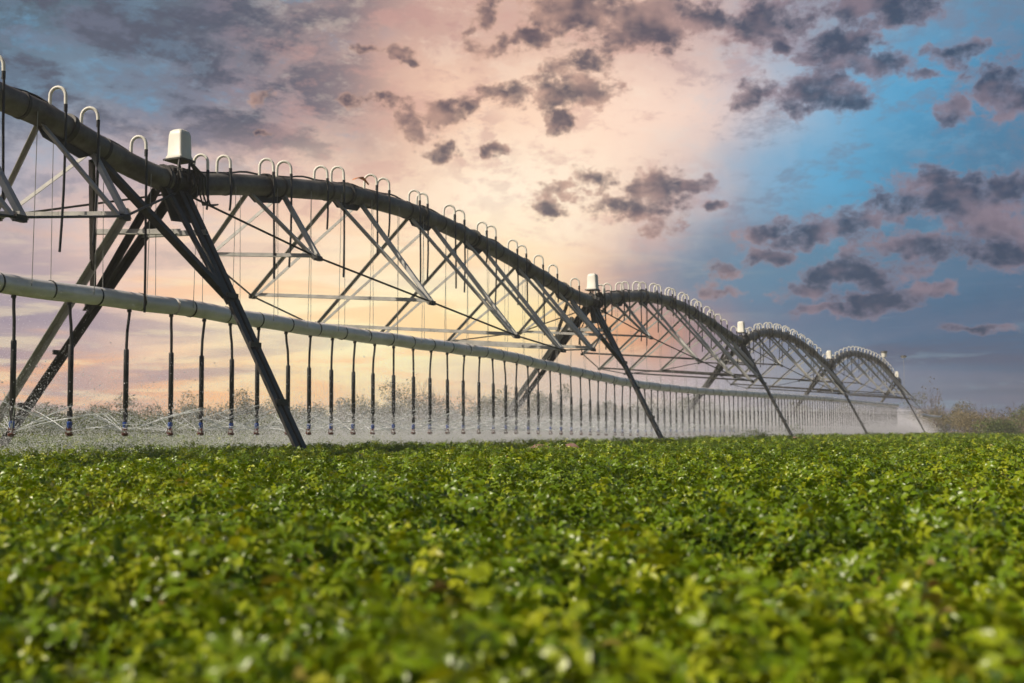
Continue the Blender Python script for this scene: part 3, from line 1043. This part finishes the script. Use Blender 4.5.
# ---------------------------------------------------------------- mist (volume over the wetted strip)
def mist_box(name, s0, s1, t0, t1, z0, z1, label):
    mb = MB()
    vs = [P(s, t, z) for s in (s0, s1) for t in (t0, t1) for z in (z0, z1)]
    mb.add(vs, [(0, 1, 3, 2), (4, 6, 7, 5), (0, 4, 5, 1), (2, 3, 7, 6), (0, 2, 6, 4), (1, 5, 7, 3)])
    me = bpy.data.meshes.new(name)
    me.from_pydata([tuple(v) for v in mb.v], [], mb.f)
    o = bpy.data.objects.new(name, me)
    C.objects.link(o)
    tag(o, label, 'mist', None, 'stuff')
    return o


mm = bpy.data.materials.new('mist')
mm.use_nodes = True
nt = mm.node_tree
N, Lk = nt.nodes, nt.links
N.clear()
out = N.new('ShaderNodeOutputMaterial')
vol = N.new('ShaderNodeVolumePrincipled')
vol.inputs['Color'].default_value = (0.998, 0.996, 0.998, 1)
vol.inputs['Anisotropy'].default_value = 0.0
geo = N.new('ShaderNodeNewGeometry')


def vdot(vec, v3, off_):
    d_ = N.new('ShaderNodeVectorMath'); d_.operation = 'DOT_PRODUCT'
    Lk.new(vec, d_.inputs[0]); d_.inputs[1].default_value = v3
    a_ = N.new('ShaderNodeMath'); a_.operation = 'ADD'
    Lk.new(d_.outputs['Value'], a_.inputs[0]); a_.inputs[1].default_value = off_
    return a_.outputs[0]


def mth(op, a_, b_=None, c_=None, clamp=False):
    m_ = N.new('ShaderNodeMath'); m_.operation = op; m_.use_clamp = clamp
    for i_, q in enumerate((a_, b_, c_)):
        if q is None: continue
        if isinstance(q, (int, float)): m_.inputs[i_].default_value = q
        else: Lk.new(q, m_.inputs[i_])
    return m_.outputs[0]


zrel = vdot(geo.outputs['Position'], (0, 0, 1), -0.35)
lat = vdot(geo.outputs['Position'], tuple(T), -P1.dot(T))
alo = vdot(geo.outputs['Position'], tuple(U), -P1.dot(U))
nz = N.new('ShaderNodeTexNoise')
nz.inputs['Scale'].default_value = 0.9
nz.inputs['Detail'].default_value = 1
Lk.new(geo.outputs['Position'], nz.inputs['Vector'])
hgt = mth('EXPONENT', mth('MULTIPLY', mth('MAXIMUM', zrel, 0.0), -2.0))
topf = mth('SUBTRACT', 1.0, mth('DIVIDE', zrel, 1.75), clamp=True)
latf = mth('SUBTRACT', 1.0, mth('POWER', mth('DIVIDE', mth('ABSOLUTE', mth('ADD', lat, 1.3)), 2.4), 2.0), clamp=True)
nf = mth('MULTIPLY', mth('SUBTRACT', nz.outputs[0], 0.30, clamp=True), 4.0)
alf = mth('ADD', mth('MULTIPLY', mth('DIVIDE', mth('ADD', alo, 1.0), 12.0, clamp=True), 0.50), 0.50)
alf = mth('MULTIPLY', alf, mth('DIVIDE', mth('SUBTRACT', 84.0, alo), 24.0, clamp=True))
alf = mth('MULTIPLY', alf, mth('DIVIDE', mth('ADD', alo, 9.0), 5.0, clamp=True))
dn = mth('MULTIPLY', mth('MULTIPLY', mth('MULTIPLY', hgt, latf), mth('MULTIPLY', nf, topf)), mth('MULTIPLY', alf, 0.5))
Lk.new(dn, vol.inputs['Density'])
Lk.new(vol.outputs[0], out.inputs['Volume'])
mb_ = mist_box('spray_mist', -9, 84, -3.8, 1.15, -0.36, 1.33, 'pale water mist drifting low along the whole sprinkler row')
mb_.data.materials.append(mm)

# thin even moisture in the air from the machine to the scrub
hz_ = bpy.data.meshes.new('haze')
x0, x1, y0, y1, z0, z1 = -75, 75, -6, 130, -1.2, 5.8
hz_.from_pydata([(x, y, z) for x in (x0, x1) for y in (y0, y1) for z in (z0, z1)], [], [(0, 1, 3, 2), (4, 6, 7, 5), (0, 4, 5, 1), (2, 3, 7, 6), (0, 2, 6, 4), (1, 5, 7, 3)])
ho = bpy.data.objects.new('haze', hz_)
C.objects.link(ho)
tag(ho, 'thin pale haze over the field, fading the scrub at its far side', 'haze', None, 'stuff')
hm = bpy.data.materials.new('haze')
hm.use_nodes = True
hm.node_tree.nodes.clear()
ov = hm.node_tree.nodes.new('ShaderNodeOutputMaterial')
pv = hm.node_tree.nodes.new('ShaderNodeVolumePrincipled')
pv.inputs['Color'].default_value = (0.95, 0.93, 0.96, 1)
pv.inputs['Density'].default_value = 0.0017
pv.inputs['Anisotropy'].default_value = 0.1
hm.node_tree.links.new(pv.outputs[0], ov.inputs['Volume'])
hz_.materials.append(hm)

# ---------------------------------------------------------------- sky
SUN_AZ, SUN_EL = R(247), R(43)              # heading clockwise from +Y, height
w = bpy.data.worlds.new('World')
S.world = w
w.use_nodes = True
nt = w.node_tree
N, Lk = nt.nodes, nt.links
bg = N['Background']
tc = N.new('ShaderNodeTexCoord')
sep = N.new('ShaderNodeSeparateXYZ')
Lk.new(tc.outputs['Generated'], sep.inputs[0])
azn = mth('ARCTAN2', sep.outputs[0], sep.outputs[1])
eln = mth('ARCSINE', sep.outputs[2])
# work in "units": 1 = 1150 * angle / 1000, so the photograph spans about -0.5..0.5 and 0..0.43
K = 1.15
comb = N.new('ShaderNodeCombineXYZ')
Lk.new(mth('MULTIPLY', azn, K), comb.inputs[0])
Lk.new(mth('MULTIPLY', eln, K), comb.inputs[1])
base = comb.outputs[0]


def sk(px_, py_):
    a_ = (px_ - 512) / FPX
    b_ = (341.5 - py_) / FPX
    v = Vector((a_, math.cos(PITCH) - b_ * math.sin(PITCH), math.sin(PITCH) + b_ * math.cos(PITCH))).normalized()
    return math.atan2(v.x, v.y) * K, math.asin(v.z) * K


def vmath(op, a_, b_=None):
    m_ = N.new('ShaderNodeVectorMath'); m_.operation = op
    for i_, q in enumerate((a_, b_)):
        if q is None: continue
        if isinstance(q, (tuple, list)): m_.inputs[i_].default_value = q
        else: Lk.new(q, m_.inputs[i_])
    return m_.outputs['Value'] if op in ('LENGTH', 'DOT_PRODUCT', 'DISTANCE') else m_.outputs[0]


def noise(vec, scale, detail=6, rough=0.55, dist=0.0, col=False):
    n_ = N.new('ShaderNodeTexNoise')
    n_.noise_dimensions = '2D'
    n_.inputs['Scale'].default_value = scale
    n_.inputs['Detail'].default_value = detail
    n_.inputs['Roughness'].default_value = rough
    n_.inputs['Distortion'].default_value = dist
    Lk.new(vec, n_.inputs['Vector'])
    return n_.outputs[1] if col else n_.outputs[0]


def lin(c):
    r_ = []
    for v in c:
        v = v / 255
        r_.append(v / 12.92 if v <= 0.04045 else ((v + 0.055) / 1.055) ** 2.4)
    return (*r_, 1)


def mixc(f_, a_, b_, blend='MIX'):
    m_ = N.new('ShaderNodeMixRGB')
    m_.blend_type = blend
    for i_, q in enumerate((f_, a_, b_)):
        if isinstance(q, (int, float)): m_.inputs[i_].default_value = q
        elif isinstance(q, tuple): m_.inputs[i_].default_value = q
        else: Lk.new(q, m_.inputs[i_])
    return m_.outputs[0]


def smooth(v, a_, b_, lo=0.0, hi=1.0):
    m_ = N.new('ShaderNodeMapRange')
    m_.interpolation_type = 'SMOOTHSTEP'
    Lk.new(v, m_.inputs[0])
    for i_, q in enumerate((a_, b_, lo, hi)): m_.inputs[i_ + 1].default_value = q
    return m_.outputs[0]


# gentle warp so the colour fields have torn edges
wn = noise(base, 5.0, 5, 0.6, 0.0, True)
warp = vmath('ADD', base, vmath('MULTIPLY', vmath('SUBTRACT', wn, (0.5, 0.5, 0.5)), (0.13, 0.10, 0)))
sw = N.new('ShaderNodeSeparateXYZ')
Lk.new(warp, sw.inputs[0])
WX, WY = sw.outputs[0], sw.outputs[1]
AZ0, AZ1 = -1.05, 1.05
ROWS = [
    (10, [(-600, (80, 92, 108)), (0, (84, 96, 110)), (60, (92, 112, 128)), (150, (92, 104, 120)), (250, (112, 112, 124)), (330, (150, 134, 136)), (420, (205, 165, 152)), (520, (208, 172, 158)), (620, (214, 180, 168)), (700, (206, 180, 174)), (790, (165, 160, 170)), (880, (125, 148, 172)), (1000, (88, 138, 172)), (1500, (80, 118, 150))]),
    (110, [(-600, (92, 108, 126)), (0, (106, 130, 150)), (80, (112, 134, 154)), (160, (112, 120, 138)), (250, (134, 128, 140)), (330, (172, 148, 146)), (400, (222, 178, 158)), (500, (250, 214, 186)), (600, (252, 220, 198)), (700, (236, 206, 192)), (780, (192, 186, 194)), (850, (112, 172, 208)), (950, (74, 148, 190)), (1024, (80, 128, 162)), (1500, (78, 110, 142))]),
    (200, [(-600, (120, 125, 142)), (0, (168, 168, 180)), (60, (196, 178, 180)), (150, (190, 172, 176)), (250, (222, 192, 180)), (350, (240, 205, 178)), (450, (255, 232, 204)), (540, (255, 240, 216)), (620, (246, 214, 190)), (700, (176, 172, 182)), (770, (104, 164, 200)), (850, (86, 158, 198)), (1000, (74, 118, 150)), (1500, (76, 105, 135))]),
    (270, [(-600, (150, 140, 152)), (0, (192, 172, 172)), (80, (232, 198, 182)), (180, (244, 210, 186)), (300, (250, 218, 186)), (420, (255, 238, 200)), (520, (255, 232, 192)), (580, (236, 194, 166)), (640, (160, 148, 154)), (700, (112, 128, 148)), (800, (92, 134, 162)), (900, (80, 118, 146)), (1024, (72, 106, 136)), (1500, (74, 98, 126))]),
    (330, [(-600, (150, 138, 150)), (0, (172, 158, 166)), (80, (190, 168, 168)), (160, (238, 204, 178)), (260, (255, 236, 194)), (400, (255, 248, 196)), (520, (255, 242, 178)), (590, (244, 178, 122)), (650, (206, 150, 122)), (705, (150, 130, 138)), (770, (94, 116, 142)), (850, (80, 106, 134)), (1024, (68, 96, 126)), (1500, (72, 92, 118))]),
    (385, [(-600, (150, 132, 140)), (0, (160, 146, 158)), (90, (196, 160, 150)), (180, (244, 186, 142)), (280, (255, 220, 160)), (400, (255, 236, 184)), (500, (238, 208, 172)), (600, (214, 190, 178)), (680, (186, 172, 176)), (760, (140, 146, 160)), (860, (112, 122, 142)), (960, (92, 104, 126)), (1024, (84, 94, 116)), (1500, (80, 90, 110))]),
    (425, [(-600, (140, 126, 136)), (0, (160, 148, 154)), (200, (238, 200, 166)), (400, (246, 218, 176)), (600, (190, 178, 176)), (800, (140, 138, 154)), (1024, (108, 106, 126)), (1500, (90, 92, 108))]),
]


def ramp(stops):
    r_ = N.new('ShaderNodeValToRGB')
    r_.color_ramp.interpolation = 'B_SPLINE'
    es = r_.color_ramp.elements
    for i_, (px_, c) in enumerate(stops):
        az_ = sk(px_, 300)[0] if 0 <= px_ <= 1024 else (-0.9 if px_ < 0 else 0.9)
        p_ = (az_ - AZ0) / (AZ1 - AZ0)
        e_ = es[i_] if i_ < 2 else es.new(p_)
        e_.position = p_
        e_.color = lin(c)
    return r_


fx = N.new('ShaderNodeMapRange')
Lk.new(WX, fx.inputs[0]); fx.inputs[1].default_value = AZ0; fx.inputs[2].default_value = AZ1
rows = []
for y_, stops in ROWS:
    stops = sorted(stops)
    r_ = ramp(stops)
    # re-sort safe: set both first positions in order
    Lk.new(fx.outputs[0], r_.inputs[0])
    rows.append((sk(512, y_)[1], r_.outputs[0]))
rows = rows[::-1]                                # from the horizon up
col = rows[0][1]
for (e0, _), (e1, c1) in zip(rows, rows[1:]):
    col = mixc(smooth(WY, e0, e1), col, c1)

# horizontal streaks low in the sky
stre = vmath('MULTIPLY', base, (1.0, 7.5, 1.0))
n1 = noise(stre, 3.4, 5, 0.55, 0.4)
n2 = noise(stre, 9.0, 4, 0.6, 0.2)
lowmask = smooth(eln, 0.235, 0.03)
leftm = smooth(comb.outputs[0] if False else mth('MULTIPLY', azn, K), 0.32, -0.10)
warmf = mth('MULTIPLY', mth('MULTIPLY', smooth(n1, 0.50, 0.66), lowmask), mth('MULTIPLY', leftm, 0.65))
col = mixc(warmf, col, lin((255, 188, 130)))
coolf = mth('MULTIPLY', mth('MULTIPLY', smooth(n1, 0.50, 0.34), lowmask), 0.50)
col = mixc(mth('MULTIPLY', coolf, smooth(mth('MULTIPLY', azn, K), 0.0, -0.42, 0.25, 1.5)), col, lin((150, 136, 152)))
col = mixc(mth('MULTIPLY', mth('MULTIPLY', smooth(n2, 0.50, 0.68), lowmask), mth('MULTIPLY', leftm, 0.45)), col, lin((255, 236, 190)))
col = col
# slate bands at the right, low
rightm = smooth(mth('MULTIPLY', azn, K), 0.16, 0.36)
band = mth('MULTIPLY', mth('MULTIPLY', smooth(n1, 0.46, 0.66), smooth(eln, 0.17, 0.05)), mth('MULTIPLY', rightm, 0.55))
col = mixc(band, col, lin((84, 84, 106)))
col = mixc(mth('MULTIPLY', mth('MULTIPLY', smooth(n2, 0.56, 0.72), rightm), mth('MULTIPLY', smooth(eln, 0.14, 0.05), 0.40)), col, lin((124, 150, 166)))

# large soft grey streaks, upper left
rotm = N.new('ShaderNodeMapping')
rotm.inputs['Rotation'].default_value = (0, 0, R(24))
rotm.inputs['Scale'].default_value = (1.0, 2.2, 1)
Lk.new(base, rotm.inputs['Vector'])
n3 = noise(rotm.outputs[0], 9.0, 8, 0.66, 0.1)
n3b = noise(rotm.outputs[0], 3.0, 3, 0.5, 0.3)
ul = mth('MULTIPLY', smooth(mth('MULTIPLY', azn, K), -0.08, -0.26), smooth(eln, 0.19, 0.27))
mixn = mth('ADD', mth('MULTIPLY', n3, 0.7), mth('MULTIPLY', n3b, 0.3))
col = mixc(mth('MULTIPLY', ul, mth('MULTIPLY', smooth(mixn, 0.47, 0.58), 0.92)), col, lin((86, 90, 106)))
col = mixc(mth('MULTIPLY', ul, mth('MULTIPLY', smooth(mixn, 0.47, 0.37), 0.60)), col, lin((104, 152, 184)))
# thin pinkish wisps everywhere in the upper sky
offc = smooth(mth('ABSOLUTE', mth('ADD', mth('MULTIPLY', azn, K), 0.04)), 0.14, 0.30)
n4 = noise(rotm.outputs[0], 12.0, 8, 0.70, 0.1)
midm = smooth(eln, 0.10, 0.2)
col = mixc(mth('MULTIPLY', midm, mth('MULTIPLY', smooth(n4, 0.50, 0.66), 0.46)), col, mixc(offc, lin((205, 160, 150)), lin((116, 122, 142))))
col = mixc(mth('MULTIPLY', midm, mth('MULTIPLY', smooth(n4, 0.48, 0.34), 0.20)), col, mixc(offc, lin((255, 235, 212)), lin((132, 172, 200))))

# a broken veil of small ripples high in the middle and right
n5 = noise(vmath('MULTIPLY', base, (1.0, 1.9, 1.0)), 24.0, 6, 0.62, 0.1)
n6 = noise(base, 4.5, 3, 0.5, 0.0)
veil = mth('MULTIPLY', mth('MULTIPLY', smooth(n5, 0.47, 0.62), smooth(n6, 0.40, 0.56)), smooth(eln, 0.14, 0.26))
veil = mth('MULTIPLY', veil, smooth(mth('MULTIPLY', azn, K), -0.22, -0.06))
col = mixc(mth('MULTIPLY', veil, 0.42), col, mixc(smooth(mth('MULTIPLY', azn, K), 0.16, 0.36), lin((186, 142, 138)), lin((120, 128, 150))))
# the separate puffs
PUFF = [
    (628, 28, 62, 34), (575, 8, 60, 26), (650, 34, 34, 26), (585, 88, 46, 22), (555, 92, 34, 16), (556, 120, 16, 14), (592, 66, 30, 14), (530, 40, 26, 16),
    (753, 92, 22, 15), (818, 94, 44, 26), (803, 108, 34, 14), (850, 100, 22, 10),
    (715, 18, 40, 18), (770, 20, 62, 30), (835, 46, 48, 20), (872, 8, 70, 18), (945, 52, 36, 14), (890, 60, 24, 14), (785, 44, 22, 12),
    (1000, 82, 40, 22), (962, 113, 20, 12), (1018, 100, 26, 20), (917, 77, 14, 8),
    (592, 176, 28, 13), (560, 192, 30, 14), (545, 205, 22, 12), (655, 190, 34, 26), (638, 186, 24, 16), (640, 212, 40, 16), (612, 206, 30, 10), (660, 228, 24, 12), (690, 186, 20, 9), (713, 208, 10, 7),
    (385, 106, 24, 14), (409, 122, 16, 20), (440, 112, 26, 14), (474, 106, 22, 10), (505, 96, 24, 14), (348, 102, 14, 9), (259, 102, 13, 9), (435, 147, 18, 11), (370, 48, 16, 8),
    (486, 18, 18, 18), (477, 47, 20, 12), (466, 30, 10, 12), (396, 52, 12, 8), (500, 148, 14, 6), (500, 40, 14, 14), (405, 60, 8, 6),
    (945, 200, 72, 32), (985, 215, 60, 36), (930, 180, 36, 18), (905, 246, 66, 20), (1000, 252, 50, 24), (850, 224, 46, 20), (812, 232, 34, 14), (775, 236, 42, 15), (772, 260, 26, 11),
    (800, 290, 44, 13), (855, 272, 52, 16), (862, 300, 42, 12), (725, 288, 34, 9), (722, 270, 20, 8), (835, 312, 40, 8), (1015, 190, 30, 20),
    (930, 288, 26, 8), (975, 330, 40, 5), (255, 132, 10, 5), (640, 8, 60, 14),
]
wpf = noise(base, 16.0, 4, 0.6, 0.0, True)
pb = vmath('ADD', base, vmath('MULTIPLY', vmath('SUBTRACT', wpf, (0.5, 0.5, 0.5)), (0.055, 0.035, 0)))
env = None
for (x_, y_, rx, ry) in PUFF:
    cx_, cy_ = sk(x_, y_)
    d_ = vmath('LENGTH', vmath('MULTIPLY', vmath('SUBTRACT', pb, (cx_, cy_, 0)), (1000 / (rx * 1.50), 1000 / (ry * 1.42), 0)))
    e_ = mth('SUBTRACT', 1.0, d_)
    env = e_ if env is None else mth('MAXIMUM', env, e_)
env = mth('MAXIMUM', env, 0.0)
cs = vmath('MULTIPLY', base, (1.0, 1.45, 1.0))


def puffv(off_):
    p_ = vmath('ADD', cs, off_)
    a1 = noise(p_, 13.0, 8, 0.70, 0.15)
    v_ = N.new('ShaderNodeTexVoronoi')
    v_.voronoi_dimensions = '2D'
    v_.feature = 'SMOOTH_F1'
    v_.inputs['Scale'].default_value = 44.0
    v_.inputs['Detail'].default_value = 2.5
    v_.inputs['Roughness'].default_value = 0.6
    v_.inputs['Smoothness'].default_value = 0.6
    Lk.new(vmath('ADD', p_, vmath('MULTIPLY', vmath('SUBTRACT', wpf, (0.5, 0.5, 0.5)), (0.03, 0.03, 0))), v_.inputs['Vector'])
    bl_ = mth('SUBTRACT', 0.5, v_.outputs['Distance'])
    t_ = mth('ADD', mth('MULTIPLY', mth('SUBTRACT', a1, 0.5), 2.3), mth('MULTIPLY', bl_, 0.42))
    return mth('ADD', t_, mth('MULTIPLY', env, 1.15))


val = puffv((0, 0, 0))
lo_a = noise(cs, 15.0, 3, 0.5, 0.15)
lo_b = noise(vmath('ADD', cs, (-0.012, -0.016, 0)), 15.0, 3, 0.5, 0.15)
cm = mth('MULTIPLY', smooth(val, 0.06, 0.52), smooth(env, 0.0, 0.16))
fine = noise(cs, 60.0, 4, 0.6, 0.0)
core = mth('ADD', smooth(val, -0.05, 0.95), mth('MULTIPLY', mth('SUBTRACT', fine, 0.5), 0.6))
core = mth('MINIMUM', mth('MAXIMUM', core, 0.0), 1.0)
rim = smooth(mth('SUBTRACT', lo_a, lo_b), -0.10, 0.22)
xk = mth('MULTIPLY', azn, K)
darkc = mixc(smooth(xk, -0.05, 0.3), lin((78, 72, 86)), lin((58, 68, 90)))
edgec = mixc(0.50, mixc(smooth(xk, 0.05, 0.32), lin((222, 176, 150)), lin((166, 140, 148))), col)
cc = mixc(core, edgec, darkc)
cc = mixc(mth('MULTIPLY', rim, 0.62), cc, mixc(smooth(xk, 0.05, 0.32), lin((208, 166, 148)), lin((152, 132, 142))))
col = mixc(mth('MULTIPLY', cm, 0.90), col, cc)

# clear daylight sky (behind and above the photographer's view) that the field is lit by
sky = N.new('ShaderNodeTexSky')
sky.sky_type = 'NISHITA'
sky.sun_disc = False
sky.sun_elevation = SUN_EL
sky.sun_rotation = SUN_AZ
sky.air_density = 1.0
sky.dust_density = 1.5
sk_s = mixc(1.0, sky.outputs[0], (0.045, 0.045, 0.045, 1), 'MULTIPLY')
back = mth('MAXIMUM', smooth(mth('ABSOLUTE', azn), 0.75, 1.35), smooth(eln, 0.50, 0.85))
col = mixc(back, col, sk_s)
Lk.new(col, bg.inputs['Color'])
bg.inputs['Strength'].default_value = 1.07
try:
    w.cycles.sampling_method = 'MANUAL'
    w.cycles.sample_map_resolution = 512
except Exception:
    pass

# ---------------------------------------------------------------- sun
sl = bpy.data.lights.new('sun', 'SUN')
sl.energy = 5.0
sl.angle = R(0.6)
sl.color = (1.0, 0.90, 0.74)
so = bpy.data.objects.new('sun', sl)
C.objects.link(so)
sd = Vector((math.sin(SUN_AZ) * math.cos(SUN_EL), math.cos(SUN_AZ) * math.cos(SUN_EL), math.sin(SUN_EL)))
so.rotation_euler = sd.to_track_quat('Z', 'Y').to_euler()

# ---------------------------------------------------------------- camera
cam = bpy.data.cameras.new('camera')
cam.sensor_width = 36
cam.lens = FPX / 1024 * 36
cam.clip_start = 0.05
cam.clip_end = 4000
co = bpy.data.objects.new('camera', cam)
C.objects.link(co)
co.location = (0, 0, HC)
co.rotation_euler = (math.pi / 2 + PITCH, 0, 0)
cam.dof.use_dof = True
cam.dof.focus_distance = 9.0
cam.dof.aperture_fstop = 3.4
S.camera = co

S.view_settings.view_transform = 'Standard'
S.view_settings.look = 'None'
S.view_settings.exposure = 0
S.view_settings.gamma = 1
S.cycles.volume_step_rate = 1.0
S.cycles.volume_max_steps = 64
S.cycles.volume_bounces = 6
S.cycles.max_bounces = 8
S.cycles.diffuse_bounces = 3
S.cycles.glossy_bounces = 2
S.cycles.use_adaptive_sampling = True
S.cycles.adaptive_threshold = 0.03
S.cycles.adaptive_min_samples = 16
S.cycles.transparent_max_bounces = 24
S.cycles.use_denoising = True
